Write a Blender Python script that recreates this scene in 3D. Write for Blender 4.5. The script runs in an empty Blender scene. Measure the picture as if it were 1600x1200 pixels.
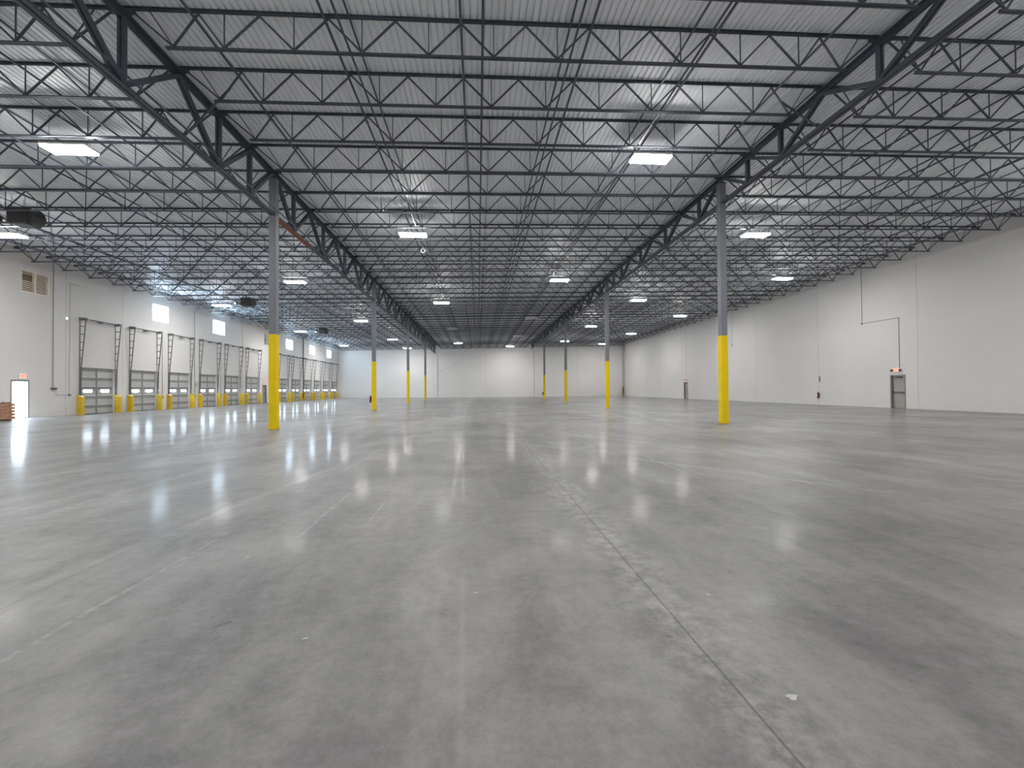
import bpy, math, random
from mathutils import Vector
random.seed(7)
scn = bpy.context.scene
col = bpy.data.collections.new('warehouse'); scn.collection.children.link(col)

# ------------------------------------------------------------------ layout (metres; camera stands over the origin)
H = 1.4
XL, XR = -7.43, 9.68            # two rows of posts
WL, WR, WB, WF = -24.68, 27.23, 80.99, -9.0
Y1, D = 16.923, 15.784          # first post row and bay length
S = D / 9                       # joist spacing
SL = 0.01765                    # roof rises gently to the right
def T(x): return 9.589 + SL * x # top chord centre height
DECK0 = 0.058                   # deck underside above the top chord centre
ORD = ['zeroth', 'first', 'second', 'third', 'fourth', 'fifth', 'sixth', 'seventh', 'eighth', 'ninth', 'tenth',
       'eleventh', 'twelfth']

# ------------------------------------------------------------------ materials
def new_mat(name):
    m = bpy.data.materials.new(name); m.use_nodes = True
    nt = m.node_tree; b = nt.nodes['Principled BSDF']
    return m, nt, b
def paint(name, c, rough=0.5, metal=0.0, var=0.12, scale=3.0, bump=0.0, bscale=40.0, spec=0.5):
    m, nt, b = new_mat(name)
    tc = nt.nodes.new('ShaderNodeTexCoord')
    n = nt.nodes.new('ShaderNodeTexNoise'); n.inputs['Scale'].default_value = scale; n.inputs['Detail'].default_value = 5
    nt.links.new(tc.outputs['Object'], n.inputs['Vector'])
    r = nt.nodes.new('ShaderNodeValToRGB')
    r.color_ramp.elements[0].position = 0.3; r.color_ramp.elements[1].position = 0.7
    r.color_ramp.elements[0].color = (*[v * (1 - var) for v in c], 1)
    r.color_ramp.elements[1].color = (*[min(1, v * (1 + var)) for v in c], 1)
    nt.links.new(n.outputs['Fac'], r.inputs['Fac']); nt.links.new(r.outputs['Color'], b.inputs['Base Color'])
    b.inputs['Roughness'].default_value = rough; b.inputs['Metallic'].default_value = metal
    b.inputs['Specular IOR Level'].default_value = spec
    if bump:
        n2 = nt.nodes.new('ShaderNodeTexNoise'); n2.inputs['Scale'].default_value = bscale
        nt.links.new(tc.outputs['Object'], n2.inputs['Vector'])
        bp = nt.nodes.new('ShaderNodeBump'); bp.inputs['Strength'].default_value = bump; bp.inputs['Distance'].default_value = 0.01
        nt.links.new(n2.outputs['Fac'], bp.inputs['Height']); nt.links.new(bp.outputs['Normal'], b.inputs['Normal'])
    return m
def glow(name, c, strength, base=(0.8, 0.8, 0.8)):
    m, nt, b = new_mat(name)
    b.inputs['Base Color'].default_value = (*base, 1)
    b.inputs['Emission Color'].default_value = (*c, 1); b.inputs['Emission Strength'].default_value = strength
    b.inputs['Roughness'].default_value = 0.3
    return m

LAMP = 112.0
M = {
 'steel': paint('dark_grey_joist_paint', (0.070, 0.083, 0.106), 0.45, var=0.15, scale=2),
 'shaft': paint('grey_post_paint', (0.19, 0.198, 0.232), 0.5, var=0.06, scale=1.5),
 'yellow': paint('safety_yellow_paint', (0.90, 0.655, 0.003), 0.5, var=0.05, scale=2, spec=0.25),
 'guard': paint('yellow_guard_paint', (0.74, 0.50, 0.02), 0.5, var=0.12, scale=4),
 'white': paint('white_enamel', (0.78, 0.78, 0.76), 0.4, var=0.03),
 'door_light': paint('dock_door_panel_grey', (0.50, 0.495, 0.48), 0.5, var=0.05, scale=5),
 'door_dark': paint('dock_door_band_grey', (0.27, 0.266, 0.256), 0.5, var=0.05, scale=5),
 'track': paint('galvanised_track', (0.17, 0.17, 0.165), 0.45, metal=0.2, var=0.15, scale=6),
 'exit_leaf': paint('tan_grey_door_paint', (0.38, 0.365, 0.33), 0.5, var=0.03),
 'exit_frame': paint('grey_door_frame_paint', (0.26, 0.25, 0.23), 0.5, var=0.04),
 'bar': paint('brown_grey_hardware', (0.15, 0.14, 0.12), 0.4, metal=0.4, var=0.05),
 'conduit': paint('conduit_metal', (0.30, 0.30, 0.29), 0.45, metal=0.3, var=0.05),
 'conduit_white': paint('painted_conduit', (0.46, 0.455, 0.44), 0.5, var=0.04),
 'black': paint('black_rubber', (0.02, 0.02, 0.022), 0.6, var=0.1),
 'heater': paint('dark_heater_casing', (0.05, 0.052, 0.05), 0.5, var=0.1),
 'red': paint('extinguisher_red', (0.16, 0.014, 0.012), 0.3, var=0.05),
 'sign': paint('dark_sign_face', (0.16, 0.14, 0.13), 0.5, var=0.05),
 'louver': paint('sunlit_tone_louver_blade', (0.90, 0.80, 0.68), 0.5, var=0.05),  # blade colour brightened to carry sunlight coming through the slats
 'louver_white': paint('white_louver_blade', (0.75, 0.74, 0.70), 0.5, var=0.04),
 'louver_back': paint('brown_louver_backing', (0.22, 0.17, 0.12), 0.7, var=0.1),
 'rust': paint('red_primer_plate', (0.26, 0.075, 0.035), 0.6, var=0.25, scale=6),
 'wood': paint('crate_wood', (0.42, 0.235, 0.14), 0.7, var=0.22, scale=9),
 'sheet': paint('white_plastic_sheet', (0.80, 0.79, 0.80), 0.35, var=0.04),
 'rope': paint('white_cable', (0.72, 0.72, 0.70), 0.5, var=0.04),
 'concrete_chip': paint('pale_concrete_patch', (0.50, 0.49, 0.47), 0.8, var=0.12, scale=25),
 'scuff': paint('black_rubber_scuff', (0.13, 0.128, 0.126), 0.7, var=0.3, scale=50),
 'gap': paint('joint_sealant', (0.50, 0.49, 0.47), 0.8, var=0.1),
 'lamp_on': glow('lit_lamp_diffuser', (1.0, 0.985, 0.96), LAMP),
 'lamp_off': paint('unlit_lamp_diffuser', (0.80, 0.80, 0.79), 0.3, var=0.02),
 'window_glow': glow('daylight_window_glass', (0.60, 0.81, 1.0), 26.0),
 'lite_glow': glow('daylight_door_glass', (0.72, 0.87, 1.0), 22.0),
 'exit_glow': glow('daylight_exit_glass', (0.64, 0.82, 1.0), 24.0),
 'sign_glow': glow('lit_sign_face', (1.0, 0.30, 0.22), 0.75, (0.7, 0.5, 0.45)),
 'letter_glow': glow('lit_red_letters', (1.0, 0.05, 0.03), 0.55, (0.5, 0.03, 0.02)),
 'flame': glow('heater_pilot_lamp', (1, 1, 0.95), 5.0),
}

def wall_mat():
    m, nt, b = new_mat('white_painted_tilt_up_concrete')
    tc = nt.nodes.new('ShaderNodeTexCoord')
    n = nt.nodes.new('ShaderNodeTexNoise'); n.inputs['Scale'].default_value = 0.35; n.inputs['Detail'].default_value = 6
    n2 = nt.nodes.new('ShaderNodeTexNoise'); n2.inputs['Scale'].default_value = 6; n2.inputs['Detail'].default_value = 6
    nt.links.new(tc.outputs['Object'], n.inputs['Vector']); nt.links.new(tc.outputs['Object'], n2.inputs['Vector'])
    mx = nt.nodes.new('ShaderNodeMath'); mx.operation = 'MULTIPLY_ADD'
    mx.inputs[1].default_value = 0.3
    nt.links.new(n2.outputs['Fac'], mx.inputs[0]); nt.links.new(n.outputs['Fac'], mx.inputs[2])
    r = nt.nodes.new('ShaderNodeValToRGB')
    r.color_ramp.elements[0].position = 0.35; r.color_ramp.elements[1].position = 0.95
    r.color_ramp.elements[0].color = (0.70, 0.678, 0.656, 1); r.color_ramp.elements[1].color = (0.755, 0.733, 0.71, 1)
    nt.links.new(mx.outputs[0], r.inputs['Fac']); nt.links.new(r.outputs['Color'], b.inputs['Base Color'])
    b.inputs['Roughness'].default_value = 0.65
    return m
def deck_mat():
    m, nt, b = new_mat('galvanised_roof_deck')
    tc = nt.nodes.new('ShaderNodeTexCoord')
    mp = nt.nodes.new('ShaderNodeMapping'); mp.inputs['Scale'].default_value = (6.0, 0.25, 1)
    n = nt.nodes.new('ShaderNodeTexNoise'); n.inputs['Scale'].default_value = 1.5; n.inputs['Detail'].default_value = 5
    nt.links.new(tc.outputs['Object'], mp.inputs['Vector']); nt.links.new(mp.outputs['Vector'], n.inputs['Vector'])
    r = nt.nodes.new('ShaderNodeValToRGB')
    r.color_ramp.elements[0].position = 0.3; r.color_ramp.elements[1].position = 0.7
    r.color_ramp.elements[0].color = (0.87, 0.91, 0.955, 1); r.color_ramp.elements[1].color = (0.92, 0.95, 0.985, 1)
    nt.links.new(n.outputs['Fac'], r.inputs['Fac']); nt.links.new(r.outputs['Color'], b.inputs['Base Color'])
    b.inputs['Roughness'].default_value = 0.45; b.inputs['Specular IOR Level'].default_value = 0.4; b.inputs['Metallic'].default_value = 0.0
    return m
def floor_mat():
    m, nt, b = new_mat('polished_concrete'); L = nt.links
    def N(t, **k):
        n = nt.nodes.new('ShaderNode' + t)
        for a, v in k.items(): setattr(n, a, v)
        return n
    def math_(op, a, b2=None, c=None, clamp=False):
        n = N('Math', operation=op); n.use_clamp = clamp
        for i, v in enumerate((a, b2, c)):
            if v is None: continue
            if isinstance(v, (int, float)): n.inputs[i].default_value = v
            else: L.new(v, n.inputs[i])
        return n.outputs[0]
    tc = N('TexCoord'); P = tc.outputs['Object']
    def noise(scale, detail=6, rough=0.55, mscale=None, rot=0, dist=0, off=(0, 0, 0)):
        n = N('TexNoise'); n.inputs['Scale'].default_value = scale; n.inputs['Detail'].default_value = detail
        n.inputs['Roughness'].default_value = rough; n.inputs['Distortion'].default_value = dist
        mp = N('Mapping'); mp.inputs['Scale'].default_value = mscale or (1, 1, 1); mp.inputs['Rotation'].default_value = (0, 0, rot)
        mp.inputs['Location'].default_value = off
        L.new(P, mp.inputs['Vector']); L.new(mp.outputs['Vector'], n.inputs['Vector'])
        return n.outputs['Fac']
    sx = N('SeparateXYZ'); L.new(P, sx.inputs[0])
    big = noise(0.32, 5, 0.5, dist=0.6)
    mid = noise(1.5, 8, 0.62, mscale=(1, 0.75, 1), rot=0.3, dist=0.7)
    fine = noise(9, 8, 0.7)
    grit = noise(70, 4, 0.7)
    streak = noise(0.9, 6, 0.6, mscale=(1.9, 0.35, 1), rot=0.55, off=(3, 1, 0))
    v = math_('MULTIPLY_ADD', mid, 0.75, math_('MULTIPLY', big, 0.85))
    v = math_('MULTIPLY_ADD', fine, 0.42, v)
    v = math_('MULTIPLY_ADD', noise(32, 6, 0.75), 0.34, v)
    v = math_('MULTIPLY_ADD', grit, 0.16, v)
    v = math_('MULTIPLY_ADD', streak, 0.55, v)          # mean about 1.3
    r = N('ValToRGB'); e = r.color_ramp.elements
    e[0].position = 0.385; e[0].color = (0.098, 0.096, 0.096, 1)
    e[1].position = 0.61; e[1].color = (0.345, 0.333, 0.330, 1)
    e2 = e.new(0.5); e2.color = (0.222, 0.216, 0.215, 1)
    L.new(math_('MULTIPLY', v, 0.325), r.inputs['Fac'])
    # saw cut joints on a grid of a quarter bay
    wob = math_('MULTIPLY_ADD', noise(1.3, 4), 0.010, -0.005)
    def joint(c, org, per, w):
        t = math_('ADD', math_('SUBTRACT', c, org), wob)
        t = math_('DIVIDE', t, per)
        t = math_('SUBTRACT', t, math_('ROUND', t))
        t = math_('MULTIPLY', math_('ABSOLUTE', t), per)
        return math_('SUBTRACT', 1.0, math_('DIVIDE', t, w, clamp=True), clamp=True), t
    jx, dx = joint(sx.outputs[0], 1.19, 4.2775, 0.010)
    jy, dy = joint(sx.outputs[1], 9.03, D / 4, 0.010)
    # the joint in the middle of the floor is the widest one
    dmain = math_('ABSOLUTE', math_('ADD', math_('SUBTRACT', sx.outputs[0], 1.19), wob))
    jm = math_('SUBTRACT', 1.0, math_('DIVIDE', dmain, 0.010, clamp=True), clamp=True)
    wear = math_('SUBTRACT', 1.0, math_('DIVIDE', dmain, math_('MULTIPLY_ADD', mid, 0.55, 0.02), clamp=True), clamp=True)
    wear = math_('MULTIPLY', wear, math_('MULTIPLY', math_('SUBTRACT', fine, 0.42, clamp=True), 2.2, clamp=True), clamp=True)
    mix1 = N('MixRGB'); mix1.inputs[2].default_value = (0.50, 0.485, 0.465, 1)
    L.new(math_('MULTIPLY', wear, 0.8), mix1.inputs[0]); L.new(r.outputs['Color'], mix1.inputs[1])
    # pale scratches and tyre tracks
    sc = N('TexNoise'); sc.inputs['Scale'].default_value = 1.2; sc.inputs['Detail'].default_value = 2
    mp = N('Mapping'); mp.inputs['Scale'].default_value = (5, 0.12, 1); mp.inputs['Rotation'].default_value = (0, 0, -0.08)
    L.new(P, mp.inputs['Vector']); L.new(mp.outputs['Vector'], sc.inputs['Vector'])
    scr = math_('GREATER_THAN', sc.outputs['Fac'], 0.69)
    scr = math_('MULTIPLY', scr, math_('MULTIPLY', math_('SUBTRACT', fine, 0.40, clamp=True), 1.6, clamp=True))
    def track(a, off_, w, brk):
        # pale tyre line: distance to a straight line through the slab, broken up by noise
        d_ = math_('ABSOLUTE', math_('ADD', math_('ADD', math_('MULTIPLY', sx.outputs[0], math.cos(a)), math_('MULTIPLY', sx.outputs[1], math.sin(a))), off_))
        l_ = math_('SUBTRACT', 1.0, math_('DIVIDE', d_, w, clamp=True), clamp=True)
        return math_('MULTIPLY', l_, math_('MULTIPLY', math_('SUBTRACT', brk, 0.40, clamp=True), 4.0, clamp=True), clamp=True)
    brk = noise(0.55, 5, 0.6, off=(5, 2, 0))
    tr = None
    for a, o_, w_ in ((0.02, 0.22, 0.05), (0.03, 0.02, 0.03), (0.62, -7.6, 0.10), (0.60, -9.9, 0.09), (-0.52, 10.4, 0.08), (0.95, -14.5, 0.07), (-0.12, 3.6, 0.10), (0.45, 1.6, 0.22)):
        t_ = track(a, o_, w_, brk); tr = t_ if tr is None else math_('MAXIMUM', tr, t_)
    scr = math_('MAXIMUM', scr, math_('MULTIPLY', tr, 0.42))
    mix2 = N('MixRGB'); mix2.inputs[2].default_value = (0.48, 0.47, 0.46, 1)
    L.new(scr, mix2.inputs[0]); L.new(mix1.outputs[0], mix2.inputs[1])
    j = math_('MAXIMUM', math_('MULTIPLY', jx, 0.55), math_('MULTIPLY', jy, 0.40))
    j = math_('MAXIMUM', j, math_('MULTIPLY', jm, 0.8))
    mix3 = N('MixRGB'); mix3.inputs[2].default_value = (0.07, 0.068, 0.065, 1)
    L.new(j, mix3.inputs[0]); L.new(mix2.outputs[0], mix3.inputs[1])
    L.new(mix3.outputs[0], b.inputs['Base Color'])
    ro = math_('MULTIPLY_ADD', mid, 0.20, 0.38)
    L.new(ro, b.inputs['Roughness']); b.inputs['Specular IOR Level'].default_value = 0.22
    bp = N('Bump'); bp.inputs['Strength'].default_value = 0.10; bp.inputs['Distance'].default_value = 0.02
    hgt = math_('MULTIPLY_ADD', noise(2.2, 4, 0.5), 0.6, math_('MULTIPLY', fine, 0.12))
    L.new(hgt, bp.inputs['Height']); L.new(bp.outputs['Normal'], b.inputs['Normal'])
    # thin low index sealer: hardly seen from above, mirror like at a grazing angle
    b.inputs['Coat Weight'].default_value = 0.6; b.inputs['Coat IOR'].default_value = 1.021
    L.new(math_('MULTIPLY_ADD', fine, 0.10, 0.07), b.inputs['Coat Roughness'])
    bc = N('Bump'); bc.inputs['Strength'].default_value = 0.055; bc.inputs['Distance'].default_value = 0.02
    L.new(noise(1.6, 3, 0.5), bc.inputs['Height']); L.new(bc.outputs['Normal'], b.inputs['Coat Normal'])
    return m
M['wall'] = wall_mat(); M['deck'] = deck_mat(); M['floor'] = floor_mat()

# ------------------------------------------------------------------ mesh helpers
class MB:
    def __init__(s): s.v = []; s.f = []; s.smooth = False
    def add(s, vs, fs):
        o = len(s.v); s.v += [tuple(p) for p in vs]; s.f += [tuple(i + o for i in f) for f in fs]; return s
    def box(s, a, b):
        (x0, y0, z0), (x1, y1, z1) = a, b
        return s.add([(x0, y0, z0), (x1, y0, z0), (x1, y1, z0), (x0, y1, z0), (x0, y0, z1), (x1, y0, z1), (x1, y1, z1), (x0, y1, z1)],
                     [(0, 3, 2, 1), (4, 5, 6, 7), (0, 1, 5, 4), (1, 2, 6, 5), (2, 3, 7, 6), (3, 0, 4, 7)])
    def bar(s, p, q, w, h, up=(0, 0, 1)):
        p, q = Vector(p), Vector(q); d = (q - p).normalized(); up = Vector(up)
        if abs(d.dot(up)) > 0.99: up = Vector((0, 1, 0)) if abs(d.y) < 0.9 else Vector((1, 0, 0))
        x = d.cross(up).normalized() * (w / 2); y = x.cross(d).normalized() * (h / 2)
        vs = [e + a * x + c * y for e in (p, q) for a, c in ((-1, -1), (1, -1), (1, 1), (-1, 1))]
        return s.add(vs, [(3, 2, 1, 0), (4, 5, 6, 7), (0, 1, 5, 4), (1, 2, 6, 5), (2, 3, 7, 6), (3, 0, 4, 7)])
    def sweep(s, p, q, prof, side, up):
        """closed profile [(a along side, b along up)] swept from p to q"""
        p, q, side, up = Vector(p), Vector(q), Vector(side), Vector(up); n = len(prof)
        vs = [e + a * side + c * up for e in (p, q) for a, c in prof]
        fs = [(i, (i + 1) % n, n + (i + 1) % n, n + i) for i in range(n)] + [tuple(range(n - 1, -1, -1)), tuple(range(n, 2 * n))]
        return s.add(vs, fs)
    def angles(s, p, q, side, leg, wid, gap, th, down=True):
        """two back to back angles: upright legs either side of a gap"""
        k = -1 if down else 1
        for m in (-1, 1):
            g = gap / 2
            pr = [(m * g, 0), (m * (g + wid), 0), (m * (g + wid), k * th), (m * (g + th), k * th), (m * (g + th), k * leg), (m * g, k * leg)]
            if m * k > 0: pr = pr[::-1]
            s.sweep(p, q, pr, side, (0, 0, 1))
        return s
    def tube(s, p, q, r, n=10, r2=None):
        p, q = Vector(p), Vector(q); d = (q - p).normalized(); r2 = r if r2 is None else r2
        x = d.orthogonal().normalized(); y = d.cross(x)
        vs = [e + (math.cos(2 * math.pi * i / n) * x + math.sin(2 * math.pi * i / n) * y) * rr for e, rr in ((p, r), (q, r2)) for i in range(n)]
        return s.add(vs, [(i, (i + 1) % n, n + (i + 1) % n, n + i) for i in range(n)] + [tuple(range(n - 1, -1, -1)), tuple(range(n, 2 * n))])
    def lathe(s, c, prof, n=16):
        """profile [(r, z)] turned about the vertical through c"""
        cx, cy, cz = c; vs = [(cx + r * math.cos(2 * math.pi * i / n), cy + r * math.sin(2 * math.pi * i / n), cz + z) for r, z in prof for i in range(n)]
        fs = [(k * n + i, k * n + (i + 1) % n, (k + 1) * n + (i + 1) % n, (k + 1) * n + i) for k in range(len(prof) - 1) for i in range(n)]
        fs += [tuple(range(n - 1, -1, -1)), tuple(range((len(prof) - 1) * n, len(prof) * n))]
        return s.add(vs, fs)
    def torus(s, c, R, r, ax, n=20, m=8):
        c = Vector(c); ax = Vector(ax).normalized(); x = ax.orthogonal().normalized(); y = ax.cross(x); vs = []
        for i in range(n):
            a = 2 * math.pi * i / n; d = math.cos(a) * x + math.sin(a) * y
            for j in range(m):
                b = 2 * math.pi * j / m; vs.append(c + d * (R + r * math.cos(b)) + ax * r * math.sin(b))
        return s.add(vs, [(i * m + j, ((i + 1) % n) * m + j, ((i + 1) % n) * m + (j + 1) % m, i * m + (j + 1) % m) for i in range(n) for j in range(m)])
    def path(s, pts, r, n=8):
        for a, b in zip(pts[:-1], pts[1:]): s.tube(a, b, r, n)
        for p in pts[1:-1]: s.sphere(p, r * 1.02, n)
        return s
    def sphere(s, c, r, n=10, sz=1.0):
        return s.lathe(c, [(max(1e-4, r * math.sin(math.pi * k / 6)), -r * sz * math.cos(math.pi * k / 6)) for k in range(7)], n)
    def mesh(s, name, mat):
        me = bpy.data.meshes.new(name); me.from_pydata(s.v, [], s.f); me.materials.append(mat); me.update(); return me
    def build(s, name, mat, parent=None, loc=(0, 0, 0)):
        o = bpy.data.objects.new(name, s.mesh(name, mat)); col.objects.link(o); o.location = loc
        if parent: o.parent = parent
        return o
def empty(name, loc, rz=0):
    o = bpy.data.objects.new(name, None); col.objects.link(o); o.location = loc; o.rotation_euler = (0, 0, rz)
    o.empty_display_size = 0.2; return o
def tag(o, label, cat, group=None, kind=None):
    o['label'] = label; o['category'] = cat
    if group: o['group'] = group
    if kind: o['kind'] = kind
    return o
KIDS = {}
def copy_tree(o, parent=None):
    c = o.copy(); col.objects.link(c); c.parent = parent
    if o.name not in KIDS: KIDS[o.name] = [k for k in o.children]
    for k in KIDS[o.name]: copy_tree(k, c)
    return c
def bevel(o, w=0.01, seg=2):
    m = o.modifiers.new('bevel', 'BEVEL'); m.width = w; m.segments = seg; m.limit_method = 'ANGLE'; return o

# ------------------------------------------------------------------ floor, deck, walls
fm = MB().box((WL - 0.3, WF - 0.3, -0.2), (WR + 0.3, WB + 0.3, 0.0)); tag(fm.build('floor', M['floor']), 'polished grey concrete slab with saw cut joints', 'floor', kind='structure')

dk = MB(); P = 0.1524; x = WL - 0.25; prof = []
while x < WR + 0.25:
    for a, u in ((0, 0), (0.100, 0), (0.107, 0.054), (0.145, 0.054)):
        prof.append((x + a, T(x + a) + DECK0 + u))
    x += P
n = len(prof)
y0d, y1d = WF - 0.2, WB + 0.2
vs = [(px, y0d, pz) for px, pz in prof] + [(px, y1d, pz) for px, pz in prof]
dk.add(vs, [(i, n + i, n + i + 1, i + 1) for i in range(n - 1)])
ctop = [(prof[0][0], y0d, prof[0][1] + 0.16), (prof[-1][0], y0d, prof[-1][1] + 0.16), (prof[-1][0], y1d, prof[-1][1] + 0.16), (prof[0][0], y1d, prof[0][1] + 0.16)]
dk.add(ctop, [(0, 1, 2, 3)])
tag(dk.build('ceiling', M['deck']), 'pale ribbed metal roof deck carried on dark joists', 'ceiling', kind='structure')

def holed_wall(name, axis, plane, a0, a1, ztop, holes, depth, label, inward, grooves=()):
    """axis 'x': wall in plane x=plane running along y; 'y': plane y=plane along x. holes (a0,a1,z0,z1)"""
    GW = 0.012; GD = 0.008
    A = sorted({a0, a1, *[h[0] for h in holes], *[h[1] for h in holes], *[g - GW for g in grooves], *[g + GW for g in grooves]}); Z = sorted({0.0, *[h[2] for h in holes], *[h[3] for h in holes]})
    mb = MB(); gf = []
    def P3(a, z, d=0.0): return (plane - inward * d, a, z) if axis == 'x' else (a, plane - inward * d, z)
    def quad(p): mb.add(p, [(0, 1, 2, 3)])
    for i in range(len(A) - 1):
        am = (A[i] + A[i + 1]) / 2
        for k in range(len(Z)):
            zb = Z[k]; last = k == len(Z) - 1
            zm = zb + 0.01
            if any(h[0] < am < h[1] and h[2] <= zm < h[3] for h in holes): continue
            if last: zt = (ztop(A[i]), ztop(A[i + 1]))
            else: zt = (Z[k + 1], Z[k + 1])
            dd = GD if any(abs(am - g) < GW for g in grooves) else 0.0
            if dd:
                gf.append(len(mb.f)); quad([P3(A[i], zb), P3(A[i], zb, dd), P3(A[i], zt[0], dd), P3(A[i], zt[0])])
                gf.append(len(mb.f)); quad([P3(A[i + 1], zb), P3(A[i + 1], zb, dd), P3(A[i + 1], zt[1], dd), P3(A[i + 1], zt[1])])
                gf.append(len(mb.f))
            quad([P3(A[i], zb, dd), P3(A[i + 1], zb, dd), P3(A[i + 1], zt[1], dd), P3(A[i], zt[0], dd)])
    for (h0, h1, hz0, hz1) in holes:
        quad([P3(h0, hz0), P3(h0, hz0, depth), P3(h0, hz1, depth), P3(h0, hz1)])
        quad([P3(h1, hz0), P3(h1, hz0, depth), P3(h1, hz1, depth), P3(h1, hz1)])
        quad([P3(h0, hz1), P3(h0, hz1, depth), P3(h1, hz1, depth), P3(h1, hz1)])
        if hz0 > 0: quad([P3(h0, hz0), P3(h0, hz0, depth), P3(h1, hz0, depth), P3(h1, hz0)])
    o = mb.build(name, M['wall']); o.data.materials.append(M['gap'])
    for k in gf: o.data.polygons[k].material_index = 1
    return tag(o, label, 'wall', kind='structure')

DW, DH = 2.62, 2.95
dock_y = [29.74 + 3.985 * i for i in range(6)] + [57.42 + 4.02 * i for i in range(6)]      # left jamb of each dock door
win_y = [(35.93, 37.66), (43.72, 45.63), (59.75, 61.75), (67.85, 69.85), (75.45, 77.45)]
holes = [(y, y + DW, 0.0, DH) for y in dock_y] + [(a, b, 6.84, 8.14) for a, b in win_y]
holes += [(25.62, 26.54, 0.0, 2.06), (53.36, 54.28, 0.0, 2.08), (26.1, 27.66, 6.9, 8.12), (53.72, 54.9, 6.75, 8.1)]
wl = holed_wall('wall_left', 'x', WL, WF, WB, lambda a: T(WL) + 0.3, holes, 0.2, 'long white wall of dock doors with clerestory windows', 1, (28.75, 33.05, 48.95, 56.2))
rh = [(26.46, 27.47, 0.0, 2.15), (56.0, 57.1, 0.0, 2.17)]
wr = holed_wall('wall_right', 'x', WR, WF, WB, lambda a: T(WR) + 0.3, rh, 0.22, 'long plain white wall with two exit doors', -1, (25.62, 41.8, 57.6, 33.7, 49.2, 65.2, 73.0))
wb = holed_wall('wall_back', 'y', WB, WL, WR, lambda a: T(a) + 0.3, [], 0.2, 'white far end wall behind the last posts', -1, (-16.2, 1.4, 18.3))
wf = holed_wall('wall_front', 'y', WF, WL, WR, lambda a: T(a) + 0.3, [], 0.2, 'white end wall behind the camera', 1)

# ------------------------------------------------------------------ posts
PAIR = ['nearest', 'second', 'third', 'farthest']
def column(x, k, side):
    y = Y1 + k * D; top = T(x) - 0.27
    r = empty('steel_column', (x, y, 0))
    a = 0.127; g = 0.137
    bevel(MB().box((-a, -a, 3.44), (a, a, top)).build('shaft', M['shaft'], r), 0.012)
    s = bevel(MB().box((-g, -g, 0.0), (g, g, 3.46)).build('yellow_guard', M['yellow'], r), 0.015); s['label'] = 'safety yellow lower section of post'
    MB().box((-0.16, -0.16, top), (0.16, 0.16, top + 0.018)).build('cap_plate', M['steel'], r)
    tag(r, f'square steel post, grey above a yellow lower section, {PAIR[k]} in the {side} row', 'post', f'{side} row of posts')
for side, x in (('left', XL), ('right', XR)):
    for k in range(4): column(x, k, side)

# ------------------------------------------------------------------ joists
BAYS = [('left', WL, XL), ('middle', XL, XR), ('right', XR, WR)]
def joist_geo(xa, xb):
    c = (xa + xb) / 2; L = xb - xa; k = L / 17.11
    e0 = -L / 2 + (0.06 if xa == WL else 0.03); e1 = L / 2 - (0.06 if xb == WR else 0.03)
    bp = [0.722, 2.166, 3.61, 5.054, 6.498, 7.53]; tp = [0, 1.444, 2.888, 4.332, 5.776, 7.03]
    b = [v * k for v in bp]; t = [v * k for v in tp]
    z = lambda x: SL * x
    dB = 0.747
    top = lambda x: (x, 0, z(x) - 0.02); bot = lambda x: (x, 0, z(x) - dB + 0.0)
    diag, vert = [], []
    for m in (-1, 1):
        for i in range(6):
            diag.append((top(m * t[i]), bot(m * b[i])))
            if i < 5: diag.append((bot(m * b[i]), top(m * t[i + 1])))
            if i < 5: vert.append((top(m * b[i]), bot(m * b[i])))
        E = -e0 if m < 0 else e1
        diag.append((top(m * (E - 0.16)), bot(m * b[5])))
        vert.append((top(m * (b[5] + 0.47 * k)), bot(m * b[5])))
    bl = b[5] + 0.15
    return c, L, e0, e1, bl, z, dB, diag, vert
def tc_mb(g):
    c, L, e0, e1, bl, z, dB, diag, vert = g
    m = MB().angles((e0, 0, z(e0) + 0.05), (e1, 0, z(e1) + 0.05), (0, 1, 0), 0.056, 0.046, 0.016, 0.008)
    for e, s in ((e0, 1), (e1, -1)):                       # bearing seats
        m.box((min(e, e + s * 0.22), -0.05, z(e) - 0.062), (max(e, e + s * 0.22), 0.05, z(e) + 0.0))
    return m
def bc_mb(g):
    c, L, e0, e1, bl, z, dB, diag, vert = g
    return MB().angles((-bl, 0, z(-bl) - dB - 0.045), (bl, 0, z(bl) - dB - 0.045), (0, 1, 0), 0.05, 0.042, 0.016, 0.008, down=False)
JROWS = range(-5, 37)
def row_phrase(r):
    if r < 0: return f'{ORD[-r]} row nearer than the nearest pair of posts'
    k, q = divmod(r, 9)
    if k == 4: k, q = 3, 9
    p = PAIR[k] + ' pair of posts'
    return f'over the {p}' if q == 0 else f'{ORD[q]} row beyond the {p}'
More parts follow.
